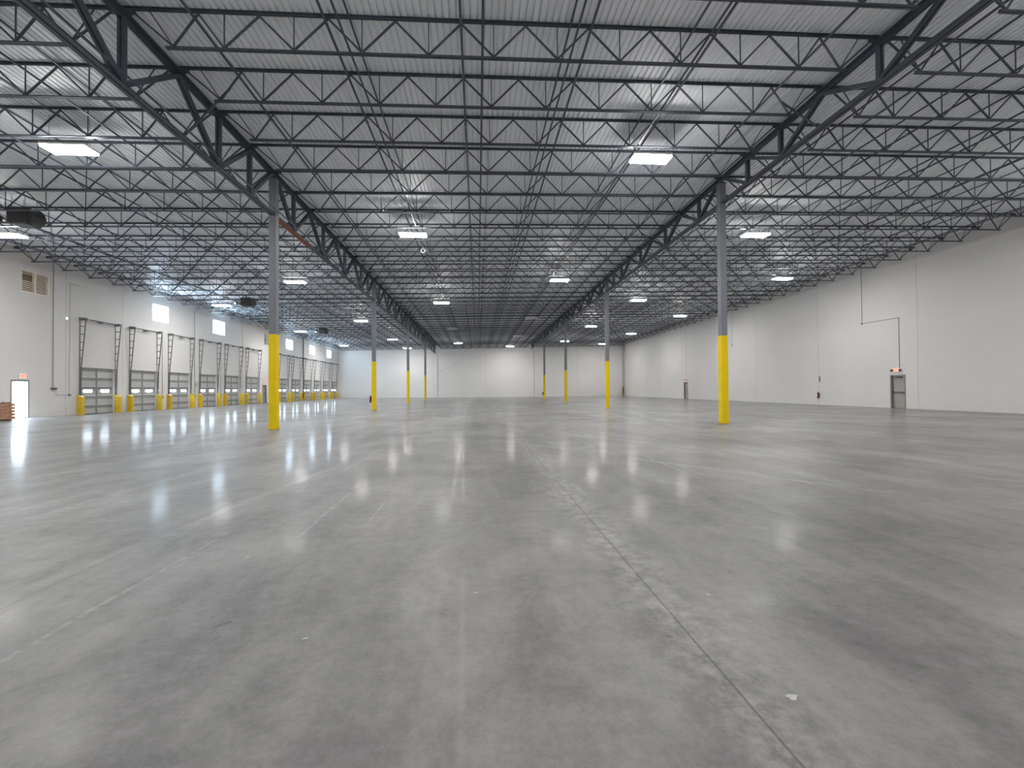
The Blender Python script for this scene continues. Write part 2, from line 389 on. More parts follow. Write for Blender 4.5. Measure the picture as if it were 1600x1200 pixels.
for bay, xa, xb in BAYS:
    g = joist_geo(xa, xb); c = g[0]
    # detailed joist: every strut a part
    A = empty('bar_joist', (c, 0, T(c)))
    tc_mb(g).build('top_chord', M['steel'], A); bc_mb(g).build('bottom_chord', M['steel'], A)
    for p, q in g[7]: MB().bar(p, q, 0.035, 0.035).build('web_diagonal', M['steel'], A)
    for p, q in g[8]: MB().bar(p, q, 0.021, 0.021).build('web_vertical', M['steel'], A)
    web = MB()
    for p, q in g[7]: web.bar(p, q, 0.035, 0.035)
    for p, q in g[8]: web.bar(p, q, 0.021, 0.021)
    B = empty('bar_joist', (c, 0, T(c)))
    tc_mb(g).build('top_chord', M['steel'], B); bc_mb(g).build('bottom_chord', M['steel'], B)
    web.build('web', M['steel'], B)
    f = tc_mb(g); f2 = bc_mb(g); f.add(f2.v, f2.f); f.add(web.v, web.f)
    Cc = f.build('bar_joist', M['steel'], None, (c, 0, T(c)))
    first = {0: True, 1: True, 2: True}
    for r in JROWS:
        t = 0 if r <= 9 else (1 if r <= 18 else 2)
        src = (A, B, Cc)[t]
        o = src if first[t] else copy_tree(src)
        first[t] = False
        o.location.y = Y1 + r * S
        tag(o, f'dark steel bar joist, {bay} bay, {row_phrase(r)}', 'joist', f'bar joists of the {bay} bay')

# ------------------------------------------------------------------ girders (run away from the camera over the posts)
def girder(x, zb, y0, y1, label, group, src=None, rust=False):
    if src:
        o = copy_tree(src); o.location.y = y0; tag(o, label, 'girder', group); return o
    z0 = -0.125                                             # top chord underside of seats, relative to T(x)
    r = empty('truss_girder', (x, y0, T(x))); tag(r, label, 'girder', group)
    L = D; b = zb - T(x)
    MB().angles((0, 0.0, z0 + 0.055), (0, L, z0 + 0.055), (1, 0, 0), 0.14, 0.12, 0.03, 0.014).build('top_chord', M['steel'], r)
    MB().angles((0, 0.13, b - 0.05), (0, L - 0.13, b - 0.05), (1, 0, 0), 0.125, 0.10, 0.03, 0.013, down=False).build('bottom_chord', M['steel'], r)
    tp = lambda i: (0, i * S, z0 - 0.02); bt = lambda i: (0, i * S, b + 0.0)
    def pair(a, c, w, name):
        m = MB()
        for s in (-1, 1):
            m.bar((a[0] + s * 0.045, a[1], a[2]), (c[0] + s * 0.045, c[1], c[2]), 0.055, w)
        m.build(name, M['steel'], r)
    for i in (1, 3, 5, 7, 8): pair(tp(i), bt(i), 0.09, 'web_vertical')
    for a, c in ((tp(0.12), bt(1)), (bt(1), tp(2)), (tp(2), bt(3)), (bt(3), tp(4)), (tp(4), bt(5)), (bt(5), tp(6)), (tp(6), bt(7)), (bt(7), tp(8)), (bt(8), tp(8.88))):
        pair(a, c, 0.10, 'web_diagonal')
    for i in range(1, 9):
        MB().box((-0.16, i * S - 0.06, z0 + 0.055), (0.16, i * S + 0.06, z0 + 0.065)).build('bearing_plate', M['steel'], r)
    return r
SPAN = ['over the camera, ending at the nearest post', 'from nearest to second post', 'from second to third post', 'from third to farthest post', 'from farthest post to end wall']
for side, x, zb in (('left', XL, 7.86), ('right', XR, 8.72)):
    src = None
    for k in range(5):
        depth = 'deep' if side == 'left' else 'shallow'
        o = girder(x, zb, Y1 + (k - 1) * D, 0, f'{depth} dark truss girder on the {side} posts, {SPAN[k]}', f'{side} line of truss girders', src)
        src = src or o
        if side == 'left' and k == 1: gleft = o
def knee_braces(x, zb, side):
    s = 1 if x < 0 else -1; first_ = None
    for k in range(5):
        for q in (3, 6):
            y = Y1 + (k - 1) * D + q * S; row = (k - 1) * 9 + q
            if row < -4 or row > 33: continue
            if first_ is None:
                b = zb - T(x)
                first_ = o = MB().bar((s * 0.14, 0.06, b - 0.01), (s * 1.22, 0.06, -0.38), 0.038, 0.038).build('knee_brace', M['steel'])
            else: o = copy_tree(first_)
            o.location = (x, y, T(x))
            tag(o, f'slanting brace on the {side} girder, {row_phrase(row)}', 'brace', f'knee braces of the {side} girder line')
knee_braces(XL, 7.86, 'left'); knee_braces(XR, 8.72, 'right')
b = 7.86 - T(XL)
pl = MB().box((-0.105, 0.16, b - 0.064), (0.105, 3.4, b - 0.052)).build('cover_plate', M['rust'], gleft); pl['label'] = 'rust red primed plate under the bottom chord'

# ------------------------------------------------------------------ sprinkler pipes and bridging
def tops(xa, xb):
    c = (xa + xb) / 2; k = (xb - xa) / 17.11
    return [c + k * v for v in (-7.03, -4.332, -1.444, 1.444, 4.332, 7.03)]
def lengthwise(o): return o
ypa, ypb = -8.0, WB - 0.02
for bay, xa, xb in BAYS:
    for i, px in enumerate(tops(xa, xb)):
        r = empty('sprinkler_pipe', (px, ypa, T(px) - 0.22))
        p = MB().tube((0, 0, 0), (0, ypb - ypa, 0), 0.03, 10).build('pipe', M['steel'], r)
        ys = [3.1 + 6.1 * q for q in range(14)]
        cm = MB().tube((0, -0.05, 0), (0, 0.05, 0), 0.044, 10).mesh('coupling', M['conduit'])
        for q in ys:
            o = bpy.data.objects.new('coupling', cm); col.objects.link(o); o.parent = r; o.location = (0, q, 0)
        tag(r, f'dark sprinkler pipe running lengthwise through the {bay} bay joists, {ORD[i + 1]} from its left', 'pipe', f'sprinkler pipes of the {bay} bay')
BRIDGE = {'left': (-21.9, -19.0, -13.1, -10.15), 'middle': (-2.74, 0.15, 2.13, 5.0), 'right': (12.3, 15.4, 18.6, 21.4, 24.3)}
for bay, xs in BRIDGE.items():
    for i, px in enumerate(xs):
        r = empty('bridging', (px, ypa, T(px)))
        MB().bar((0, 0, -0.030), (0, ypb - ypa, -0.030), 0.036, 0.036).build('upper_bar', M['steel'], r)
        MB().bar((0, 0, -0.725), (0, ypb - ypa, -0.725), 0.036, 0.036).build('lower_bar', M['steel'], r)
        tag(r, f'thin bridging bars tying the {bay} bay joists lengthwise, {ORD[i + 1]} line from the left', 'bridging', f'bridging of the {bay} bay')

r = empty('drain_pipe', (XL + 0.235, 3.0, 7.93))
MB().tube((0, 0, 0), (0, 74.0, 0), 0.026, 10).build('pipe', M['steel'], r)
for q in range(12): MB().box((-0.14, 6.4 + q * 2 * S * 1.5, -0.035), (0.035, 6.44 + q * 2 * S * 1.5, -0.026)).build('pipe_strap', M['steel'], r)
tag(r, 'thin dark pipe running along the bottom of the left truss girder', 'pipe')

# ------------------------------------------------------------------ lamps
def make_lamp(lit):
    r = empty('high_bay_lamp', (0, 0, 0))
    h = MB().box((-0.62, -0.265, 0.01), (0.62, 0.265, 0.075)); h.box((-0.30, -0.09, 0.075), (0.30, 0.09, 0.12))
    bevel(h.build('housing', M['white'], r), 0.01)
    MB().box((-0.60, -0.245, -0.038), (0.60, 0.245, 0.0095)).build('diffuser', M['lamp_on' if lit else 'lamp_off'], r)  # glowing side rim deepened to add light on the deck above
    for sx in (-0.55, 0.55):
        MB().tube((sx, 0, 0.07), (sx, 0, 0.99), 0.006, 6).build('hanger_wire', M['conduit'], r)
    return r
LROW = [('outer row along the dock wall', -20.45, [4.7, 21.05, 37.4, 53.75, 70.1], []),
        ('row left of the left posts', -11.75, [-2.5, 13.69, 29.8, 46.15, 62.6, 76.05], []),
        ('left row of the middle bay', -2.95, [4.9, 20.87, 37.07, 53.06, 69.1], [53.06]),
        ('right row of the middle bay', 5.55, [-2.4, 13.65, 29.69, 45.65, 61.08, 75.7], [45.65, 61.08]),
        ('row right of the right posts', 13.62, [4.8, 20.75, 36.75, 52.5, 68.84], []),
        ('outer row by the right wall', 21.3, [-2.6, 13.2, 29.31, 45.16, 60.5, 74.5], [])]
proto = {True: make_lamp(True), False: make_lamp(False)}; used = {True: False, False: False}
for nm, lx, ys, off in LROW:
    seen = 0
    for y in ys:
        lit = y not in off
        fr = (y - Y1) / S; dn = round(fr) * S + Y1
        if abs(y - dn) < 0.36: y = dn + math.copysign(0.36, y - dn)      # hang clear of the joists
        o = copy_tree(proto[lit]) if used[lit] else proto[lit]; used[lit] = True
        o.location = (lx, y, T(lx) - 0.95)
        if y < 6 or (lx > 20 and y < 20):
            tag(o, f'lit high bay lamp out of view, {nm}', 'lamp', 'high bay lamps'); continue
        seen += 1
        st = 'lit' if lit else 'unlit'
        tag(o, f'{st} high bay lamp, {ORD[seen]} from the front in the {nm}', 'lamp', 'high bay lamps')

# ------------------------------------------------------------------ clerestory windows
for i, (a, b) in enumerate(win_y):
    y = (a + b) / 2; w = (b - a) / 2
    r = empty(f'window_{i + 1}', (WL - 0.12, y, 6.84))
    fr = MB(); t = 0.05
    for q0, q1, z0, z1 in ((-w, w, 0, t), (-w, w, 1.3 - t, 1.3), (-w, -w + t, t, 1.3 - t), (w - t, w, t, 1.3 - t)):
        fr.box((-0.04, q0, z0), (0.04, q1, z1))
    fr.build('window_frame', M['white'], r)
    MB().box((-0.01, -w + t, t), (0.01, w - t, 1.3 - t)).build('pane', M['window_glow'], r)
    tag(r, f'square daylit clerestory window, {ORD[i + 1]} from the near end of the dock wall', 'window', 'clerestory windows', 'structure')

# ------------------------------------------------------------------ dock doors
def rounded(mb, x0, x1, yc, zc, w, h, n=8):
    """stadium shaped slab facing x"""
    r = h / 2; pts = []
    for k in range(n + 1):
        a = -math.pi / 2 + math.pi * k / n; pts.append((yc + w / 2 - r + r * math.cos(a), zc + r * math.sin(a)))
    for k in range(n + 1):
        a = math.pi / 2 + math.pi * k / n; pts.append((yc - w / 2 + r + r * math.cos(a), zc + r * math.sin(a)))
    m = len(pts); vs = [(x0, *p) for p in pts] + [(x1, *p) for p in pts]
    mb.add(vs, [tuple(range(m)), tuple(range(2 * m - 1, m - 1, -1))] + [(i, m + i, m + (i + 1) % m, (i + 1) % m) for i in range(m)])
    return mb
def make_dock():
    r = empty('door_1', (WL, 0, 0))
    sec = DH / 5
    for k in range(5):
        z0 = k * sec + 0.004; z1 = (k + 1) * sec - 0.004
        s = bevel(MB().box((-0.16, 0.01, z0), (-0.11, DW - 0.01, z1)).build('door_section', M['door_light'], r), 0.006)
        bd = MB().box((-0.112, 0.06, z1 - 0.215), (-0.088, DW - 0.06, z1 - 0.01))  # darker grey band along the top of each section
        bd.build('dark_band', M['door_dark'], s)
    MB().box((-0.112, DW / 2 - 0.045, 0.0), (-0.075, DW / 2 + 0.045, DH)).build('centre_stile', M['door_dark'], r)
    for yc in (DW / 2 - 0.66, DW / 2 + 0.66):
        rounded(MB(), -0.112, -0.098, yc, 1.475, 0.78, 0.26).build('vision_frame', M['door_dark'], r)
        v = rounded(MB(), -0.11, -0.092, yc, 1.475, 0.68, 0.19).build('vision_light', M['lite_glow'], r); v['label'] = 'bright oval window in the door'
    MB().box((-0.12, 0.01, 0.0), (-0.06, DW - 0.01, 0.03)).build('bottom_seal', M['black'], r)
    for y in (-0.06, DW + 0.06):
        MB().box((0.0, y - 0.03, 0.0), (0.012, y + 0.06 if y < 0 else y + 0.03, 6.0)).build('wall_angle', M['track'], r)
        MB().bar((0.05, y, 0.0), (0.11, y, DH), 0.055, 0.06, (1, 0, 0)).build('lower_track', M['track'], r)
        MB().bar((0.11, y, DH - 0.02), (0.38, y, 6.02), 0.04, 0.045, (1, 0, 0)).build('upper_track', M['track'], r)
        for z in (3.5, 4.0, 4.5, 5.0, 5.5):
            t = 0.11 + 0.27 * (z - DH) / 3.05
            MB().box((0.01, y - 0.02, z - 0.02), (t, y + 0.02, z + 0.02)).build('track_bracket', M['track'], r)
        MB().tube((0.30, y + (0.06 if y < 0 else -0.06), 5.95), (0.30, y + (0.14 if y < 0 else -0.14), 5.95), 0.085, 14).build('cable_drum', M['track'], r)
        MB().box((0.01, y - 0.07, 5.86), (0.34, y - 0.05, 6.04)).build('end_plate', M['track'], r)
    MB().tube((0.30, -0.12, 5.95), (0.30, DW + 0.12, 5.95), 0.018, 8).build('torsion_shaft', M['track'], r)
    MB().tube((0.30, 0.35, 5.95), (0.30, DW - 0.35, 5.95), 0.045, 12).build('torsion_spring', M['track'], r)
    MB().box((0.01, DW / 2 - 0.05, 5.87), (0.30, DW / 2 + 0.05, 5.99)).build('centre_bracket', M['track'], r)
    return r
dock = None
for i, y in enumerate(dock_y):
    if dock is None: dock = o = make_dock()
    else: o = copy_tree(dock)
    o.name = f'door_{i + 1}'; o.location.y = y
    grp = 'nearer' if i < 6 else 'farther'
    tag(o, f'grey sectional dock door with two oval windows, {ORD[i % 6 + 1]} of the {grp} six', 'dock door', 'dock doors', 'structure')
# yellow track guards, one each side of every dock door
def make_guard():
    mb = MB(); w = 0.12; d = 0.30; h = 1.22; t = 0.012
    # folded plate: a channel open to the wall with a sloping shoulder
    outer = [(0, -w), (d - 0.05, -w), (d, -w + 0.05), (d, w - 0.05), (d - 0.05, w), (0, w)]
    vs = []
    for (x, y) in outer: vs.append((x, y, 0))
    for (x, y) in outer: vs.append((x, y, h - (0.14 if x > 0.1 else 0.0)))
    n = 6
    fs = [(i, i + 1, n + i + 1, n + i) for i in range(n - 1)] + [tuple(range(n, 2 * n)), (5, 0, n, 2 * n - 1)]
    mb.add(vs, fs)
    return mb.build('track_guard', M['guard'], None)
gd = make_guard(); gfirst = True
for i, y in enumerate(dock_y):
    for s, gy in (('left', y - 0.13), ('right', y + DW + 0.13)):
        o = gd if gfirst else copy_tree(gd); gfirst = False
        o.location = (WL + 0.02, gy, 0)
        grp = 'nearer' if i < 6 else 'farther'
        tag(o, f'yellow steel track guard {s} of the {ORD[i % 6 + 1]} of the {grp} six dock doors', 'guard', 'yellow track guards')

# ------------------------------------------------------------------ exit doors and signs
def exit_door(name, x, inward, y0, y1, h, leaf, label, glazed=False):
    """inward: +1 when the room lies at +x"""
    w = y1 - y0; yc = (y0 + y1) / 2
    r = empty(name, (x, yc, 0)); s = inward
    def bx(mb, d0, d1, a, b, z0, z1): return mb.box((min(s * d0, s * d1), a, z0), (max(s * d0, s * d1), b, z1))
    f = MB()
    bx(f, -0.20, 0.012, -w / 2 - 0.03, -w / 2 + 0.045, 0, h + 0.03); bx(f, -0.20, 0.012, w / 2 - 0.045, w / 2 + 0.03, 0, h + 0.03)
    bx(f, -0.20, 0.012, -w / 2 + 0.045, w / 2 - 0.045, h - 0.05, h + 0.03)
    f.build('door_frame', M['exit_frame'], r)
    lw = w / 2 - 0.05
    if glazed:
        g = MB(); 
        for a, b, z0, z1 in ((-lw, -lw + 0.035, 0.01, h - 0.055), (lw - 0.035, lw, 0.01, h - 0.055), (-lw + 0.035, lw - 0.035, h - 0.09, h - 0.055), (-lw + 0.035, lw - 0.035, 0.01, 0.05)):
            bx(g, -0.17, -0.125, a, b, z0, z1)
        g.build('door_stile', M['white'], r)
        bx(MB(), -0.155, -0.145, -lw + 0.035, lw - 0.035, 0.05, h - 0.09).build('glass', M['exit_glow'], r)
        bx(MB(), -0.12, -0.09, lw - 0.42, lw - 0.39, 0.72, 1.12).build('pull_handle', M['sheet'], r)
    else:
        l = bx(MB(), -0.19, -0.145, -lw, lw, 0.012, h - 0.055).build('door_leaf', leaf, r)
        pb = bx(MB(), -0.10, -0.06, -lw + 0.04, lw - 0.02, 1.0, 1.07)
        bx(pb, -0.145, -0.06, -lw + 0.04, -lw + 0.12, 0.985, 1.085); bx(pb, -0.145, -0.06, lw - 0.10, lw - 0.02, 0.985, 1.085)
        pb.build('push_bar', M['bar'], r)
        cl = bx(MB(), -0.145, -0.08, -0.16, 0.16, h - 0.16, h - 0.09); cl.bar((-s * 0.1, 0.1, h - 0.08), (-s * 0.03, -0.2, h - 0.065), 0.025, 0.012)
        cl.build('door_closer', M['bar'], r)
    MB().box((min(0, -s * 0.18), -w / 2 + 0.05, 0.0), (max(0, -s * 0.18), w / 2 - 0.05, 0.012)).build('threshold', M['bar'], r)
    return tag(r, label, 'door', None, 'structure')
exit_door('door_13', WL, 1, 25.62, 26.54, 2.06, M['exit_leaf'], 'glazed exit door glowing with daylight beside the wooden crate', True)
exit_door('door_14', WL, 1, 53.36, 54.28, 2.08, M['exit_leaf'], 'small grey exit door between the two sets of dock doors')
exit_door('door_15', WR, -1, 26.46, 27.47, 2.15, M['exit_leaf'], 'nearer grey exit door in the plain right wall')
exit_door('door_16', WR, -1, 56.0, 57.1, 2.17, M['exit_leaf'], 'farther grey exit door in the plain right wall')

cu = bpy.data.curves.new('lettering', 'FONT'); cu.body = 'EXIT'; cu.size = 0.2; cu.extrude = 0.003; cu.align_x = 'CENTER'; cu.align_y = 'CENTER'
to = bpy.data.objects.new('lettering', cu); col.objects.link(to)
bpy.context.view_layer.update()
LET = bpy.data.meshes.new_from_object(to.evaluated_get(bpy.context.evaluated_depsgraph_get())); LET.name = 'lettering'
LET.materials.clear(); LET.materials.append(M['letter_glow'])
bpy.data.objects.remove(to); bpy.data.curves.remove(cu)
def exit_sign(x, y, z, inward, label, heads):
    r = empty('exit_sign', (x, y, z)); s = inward
    hb = bevel(MB().box((min(0, s * 0.06), -0.19, 0), (max(0, s * 0.06), 0.19, 0.25)).build('housing', M['white'], r), 0.012)
    MB().box((min(s * 0.058, s * 0.066), -0.175, 0.018), (max(s * 0.058, s * 0.066), 0.175, 0.232)).build('lit_face', M['sign_glow'], r)
    t = bpy.data.objects.new('lettering', LET); col.objects.link(t); t.parent = r
    t.location = (s * 0.069, 0, 0.125); t.rotation_euler = (math.pi / 2, 0, math.pi / 2 * s); t.scale = (0.72, 0.9, 1)
    if heads:
        for q in (-1, 1):
            h = MB().tube((s * 0.03, q * 0.19, 0.12), (s * 0.03, q * 0.25, 0.12), 0.02, 8)
            h.tube((s * 0.0, q * 0.29, 0.13), (s * 0.13, q * 0.31, 0.10), 0.05, 12, 0.065)
            h.build('lamp_head', M['heater'], r)
    return tag(r, label, 'sign', 'exit signs')
exit_sign(WL, 26.17, 2.17, 1, 'red EXIT sign above the glowing glazed door', False)
exit_sign(WL, 53.95, 2.32, 1, 'red EXIT sign over the small door between the dock door sets', False)
exit_sign(WR, 27.02, 2.36, -1, 'red EXIT sign with emergency lamp heads over the nearer right door', True)
exit_sign(WR, 56.5, 2.36, -1, 'red EXIT sign over the farther door in the right wall', True)

# ------------------------------------------------------------------ louvres
def louvre(y0, y1, z0, z1, blade, label, gaps):
    r = empty('wall_louver', (WL, (y0 + y1) / 2, z0)); w = (y1 - y0) / 2; h = z1 - z0
    f = MB()
    for a, b, c, d in ((-w, w, 0, 0.04), (-w, w, h - 0.04, h), (-w, -w + 0.04, 0.04, h - 0.04), (w - 0.04, w, 0.04, h - 0.04), (-0.035, 0.035, 0.04, h - 0.04)):
        f.box((-0.14, a, c), (0.015, b, d))
    f.build('louver_frame', blade, r)
    MB().box((-0.19, -w, 0), (-0.15, w, h)).build('back_panel', M['louver_back'], r)
    n = 11
    for k in range(n):
        z = 0.08 + (h - 0.16) * k / (n - 1)
        for s in (-1, 1):
            if s == -1 and k in gaps: continue
            a, b = (-w + 0.045, -0.04) if s < 0 else (0.04, w - 0.045)
            MB().sweep((0, a, z), (0, b, z), [(-0.055, 0.036), (-0.055, 0.024), (-0.004, -0.036), (-0.004, -0.020)], (1, 0, 0), (0, 0, 1)).build('blade', blade, r)
    return tag(r, label, 'louver', 'wall louvers')
louvre(26.1, 27.66, 6.9, 8.12, M['louver'], 'sunlit-toned cream slatted wall louver high above the glazed door', (6, 7, 8))
louvre(53.72, 54.9, 6.75, 8.1, M['louver_white'], 'white slatted wall louver high behind the nearest left post', (4, 5))

# ------------------------------------------------------------------ conduits and boxes on the walls
def conduit(pts, r, mat, boxes, label, group=None, cat='conduit'):
    e = empty('conduit', pts[0])
    o = Vector(pts[0])
    MB().path([Vector(p) - o for p in pts], r).build('pipe_run', mat, e)
    xs = 1 if pts[0][0] < 0 else -1
    onback = pts[0][1] > WB - 0.5
    back = (WB - pts[0][1] if onback else (pts[0][0] - WL if xs > 0 else WR - pts[0][0])) - 0.001
    for q in (0.08, 0.5, 0.92):
        p = Vector(pts[-2]).lerp(Vector(pts[-1]), q) - o; w_ = r + 0.014
        if onback: m_ = MB().box((p.x - w_, p.y - r - 0.004, p.z - 0.012), (p.x + w_, p.y + back, p.z + 0.012))
        elif abs(pts[-1][2] - pts[-2][2]) < 0.1: m_ = MB().box((p.x - (back if xs > 0 else r + 0.004), p.y - 0.012, p.z - w_), (p.x + (r + 0.004 if xs > 0 else back), p.y + 0.012, p.z + w_))
        else: m_ = MB().box((p.x - (back if xs > 0 else r + 0.004), p.y - w_, p.z - 0.012), (p.x + (r + 0.004 if xs > 0 else back), p.y + w_, p.z + 0.012))
        m_.build('pipe_strap', mat, e)
    for (p, sx, sy, sz) in boxes:
        c = Vector(p) - o
        bevel(MB().box((c.x - (back if xs > 0 else sx), c.y - sy, c.z - sz), (c.x + (sx if xs > 0 else back), c.y + sy, c.z + sz)).build('junction_box', M['bar'], e), 0.008)
    return tag(e, label, cat, group)
X = WL + 0.026
conduit([(X, 27.93, T(WL) - 0.1), (X, 27.93, 1.62)], 0.02, M['conduit'], [((X, 27.98, 1.62), 0.05, 0.16, 0.06)], 'grey conduit dropping to a dark box right of the glazed door', 'dock wall conduits')
conduit([(X, 28.12, 1.56), (X, 28.12, 1.26), (X, 28.98, 1.26), (X, 28.98, 8.0), (X, 29.6, 8.0)], 0.014, M['conduit_white'], [((X, 28.98, 1.24), 0.045, 0.07, 0.05)], 'thin conduit bending round to a box left of the nearest dock door', 'dock wall conduits')
for nm, yy, zt in (('second and third', 36.95, 6.0), ('third and fourth', 40.95, 8.4), ('fourth and fifth', 44.93, 6.2), ('fifth and sixth', 48.9, 7.9)):
    conduit([(X, yy, zt), (X, yy, 1.0)], 0.022 if yy == 40.95 else 0.014, M['conduit'], [((X + 0.01, yy, 0.96), 0.05, 0.06, 0.09)], f'thin wall conduit with control box between {nm} dock doors of the nearer six', 'dock wall conduits')
conduit([(X, 41.0, 8.4), (X, 44.4, 8.4)], 0.014, M['conduit_white'], [], 'pale horizontal conduit high between the first two clerestory windows', 'dock wall conduits')
conduit([(X + 0.04, 65.22, T(WL) - 0.1), (X + 0.04, 65.22, 0.3)], 0.06, M['track'], [], 'dark downpipe between second and third of the farther six dock doors', None, 'pipe')
XX = WR - 0.02
conduit([(XX, 26.82, 2.61), (XX, 26.82, 5.88), (XX, 29.58, 5.88), (XX, 29.58, T(WR) - 0.1)], 0.016, M['conduit'], [((XX, 29.58, 5.88), 0.03, 0.05, 0.05)], 'thin stepped conduit rising from the nearer right EXIT sign to the roof', 'right wall conduits')
conduit([(XX, 45.75, 5.95), (XX, 45.75, T(WR) - 0.1)], 0.013, M['conduit_white'], [((XX, 45.75, 5.95), 0.03, 0.05, 0.06)], 'short thin conduit high on the right wall behind the nearest right post', 'right wall conduits')
conduit([(XX, 56.45, 2.61), (XX, 56.45, T(WR) - 0.1)], 0.013, M['conduit_white'], [], 'thin conduit rising from the farther right EXIT sign', 'right wall conduits')
YB = WB - 0.045
conduit([(-7.16, YB, 0.05), (-7.16, YB, 7.7)], 0.03, M['conduit'], [], 'thin vertical pipe on the end wall below the left girder', 'end wall pipes', 'pipe')
conduit([(10.29, YB, 0.05), (10.29, YB, 8.6)], 0.03, M['conduit'], [], 'thin vertical pipe on the end wall below the right girder', 'end wall pipes', 'pipe')
conduit([(-6.95, WB - 0.018, 4.6), (-3.1, WB - 0.018, 6.6)], 0.016, M['conduit_white'], [], 'slanting pale rod on the end wall right of the left pipe', 'end wall strips', 'strip')  # thin pale strip slanting across the wall
conduit([(4.0, WB - 0.014, 8.6), (9.3, WB - 0.014, 5.0)], 0.012, M['conduit_white'], [], 'slanting pale rod on the end wall left of the right pipe', 'end wall strips', 'strip')
conduit([(26.85, YB, 1.6), (26.85, YB, T(27) - 0.1)], 0.04, M['conduit'], [], 'vertical pipe on the end wall just above the far right corner riser', 'corner pipes', 'pipe')
conduit([(27.08, YB, 0.05), (27.08, YB, T(27) - 0.1)], 0.03, M['conduit'], [], 'vertical pipe tight in the far right corner', 'corner pipes', 'pipe')
r = empty('riser_valve', (26.85, WB - 0.2, 0.0))
MB().tube((0, 0, 0.45), (0, 0, 1.75), 0.11, 14).build('valve_body', M['bar'], r); MB().tube((0, 0, 0), (0, 0, 0.46), 0.05, 12).build('riser_foot', M['bar'], r)
MB().torus((0, -0.15, 1.2), 0.12, 0.015, (0, 1, 0)).build('handwheel', M['red'], r)
tag(r, 'dark sprinkler riser standing in the far right corner', 'riser')
for nm, bx in (('left', 26.05), ('right', 26.45)):
    r = empty('bollard', (bx, WB - 0.65, 0)); MB().lathe((0, 0, 0), [(0.05, 0), (0.05, 1.15), (0.035, 1.19), (0.001, 1.20)], 14).build('bollard_post', M['guard'], r)
    tag(r, f'slim yellow bollard by the far right corner riser, {nm} of the two', 'bollard', 'corner bollards')
# hose ring and wall lamp on the dock wall
o = MB().torus((0, 0, 0), 0.16, 0.028, (1, 0, 0)).build('hose_coil', M['conduit'], None, (WL + 0.11, 41.12, 2.05)); tag(o, 'small grey hose coil hanging beside the third dock door', 'coil')
r = empty('wall_light', (WL, 28.72, 5.84)); MB().tube((0, 0, 0), (0.07, 0, 0), 0.06, 12).build('housing', M['white'], r); MB().sphere((0.08, 0, 0), 0.055, 12).build('lens', M['flame'], r)
tag(r, 'tiny round white wall light left of the nearest dock door tracks', 'light')
o = MB().torus((0, 0, 0), 0.095, 0.018, (0.2, 1, 0.1)); o.torus((0.01, 0.03, 0.01), 0.10, 0.016, (0.1, 1, -0.2)); o.tube((0.02, 0, 0.09), (-0.02, 0.0, 0.378), 0.006, 6); o.tube((0.09, 0, 0.06), (0.17, 0, -0.06), 0.012, 6)
o = o.build('cable_coil', M['rope'], None, (-2.72, 22.7, T(-2.7) - 1.12)); tag(o, 'white coiled cable hanging under the joists beyond a middle bay lamp', 'cable')

# ------------------------------------------------------------------ fire extinguishers
def extinguisher(loc, rz, label):
    r = empty('fire_extinguisher', loc, rz)
    MB().lathe((0, 0, 0), [(0.001, 0), (0.055, 0.01), (0.066, 0.03), (0.066, 0.36), (0.055, 0.42), (0.025, 0.45), (0.022, 0.47)], 18).build('cylinder', M['red'], r)
    MB().box((-0.025, -0.025, 0.465), (0.025, 0.025, 0.50)).box((-0.016, -0.11, 0.50), (0.016, 0.04, 0.52)).build('valve_handle', M['black'], r)
    MB().path([(0, 0.025, 0.48), (0.015, 0.08, 0.45), (0.02, 0.085, 0.34), (0.02, 0.08, 0.18)], 0.010).build('hose', M['black'], r)
    t = MB().box((-0.006, -0.05, 0.20), (0.006, 0.05, 0.33)); 
    MB().box((0.058, -0.035, 0.20), (0.069, 0.035, 0.30)).build('label_panel', M['white'], r)
    MB().box((-0.115, -0.03, 0.1), (-0.06, 0.03, 0.45)).build('wall_bracket', M['black'], r)
    return tag(r, label, 'fire extinguisher', 'fire extinguishers')
extinguisher((WR - 0.113, 33.66, 0.5), math.pi, 'dark red fire extinguisher on the right wall between the two doors')
extinguisher((XL - 0.255, Y1 + D - 0.0, 0.52), math.pi, 'dark red fire extinguisher on the second post of the left row')
extinguisher((XR - 0.255, Y1 + 3 * D, 0.52), math.pi, 'dark fire extinguisher on the farthest post of the right row')
extinguisher((WL + 0.113, 65.0, 0.45), 0, 'dark fire extinguisher on the dock wall between farther dock doors')
o = MB().box((-0.02, -0.055, 0), (0, 0.055, 0.46)).build('extinguisher_sign', M['sign'], None, (WR, 33.6, 1.81)); tag(o, 'narrow dark sign above the right wall fire extinguisher', 'sign')

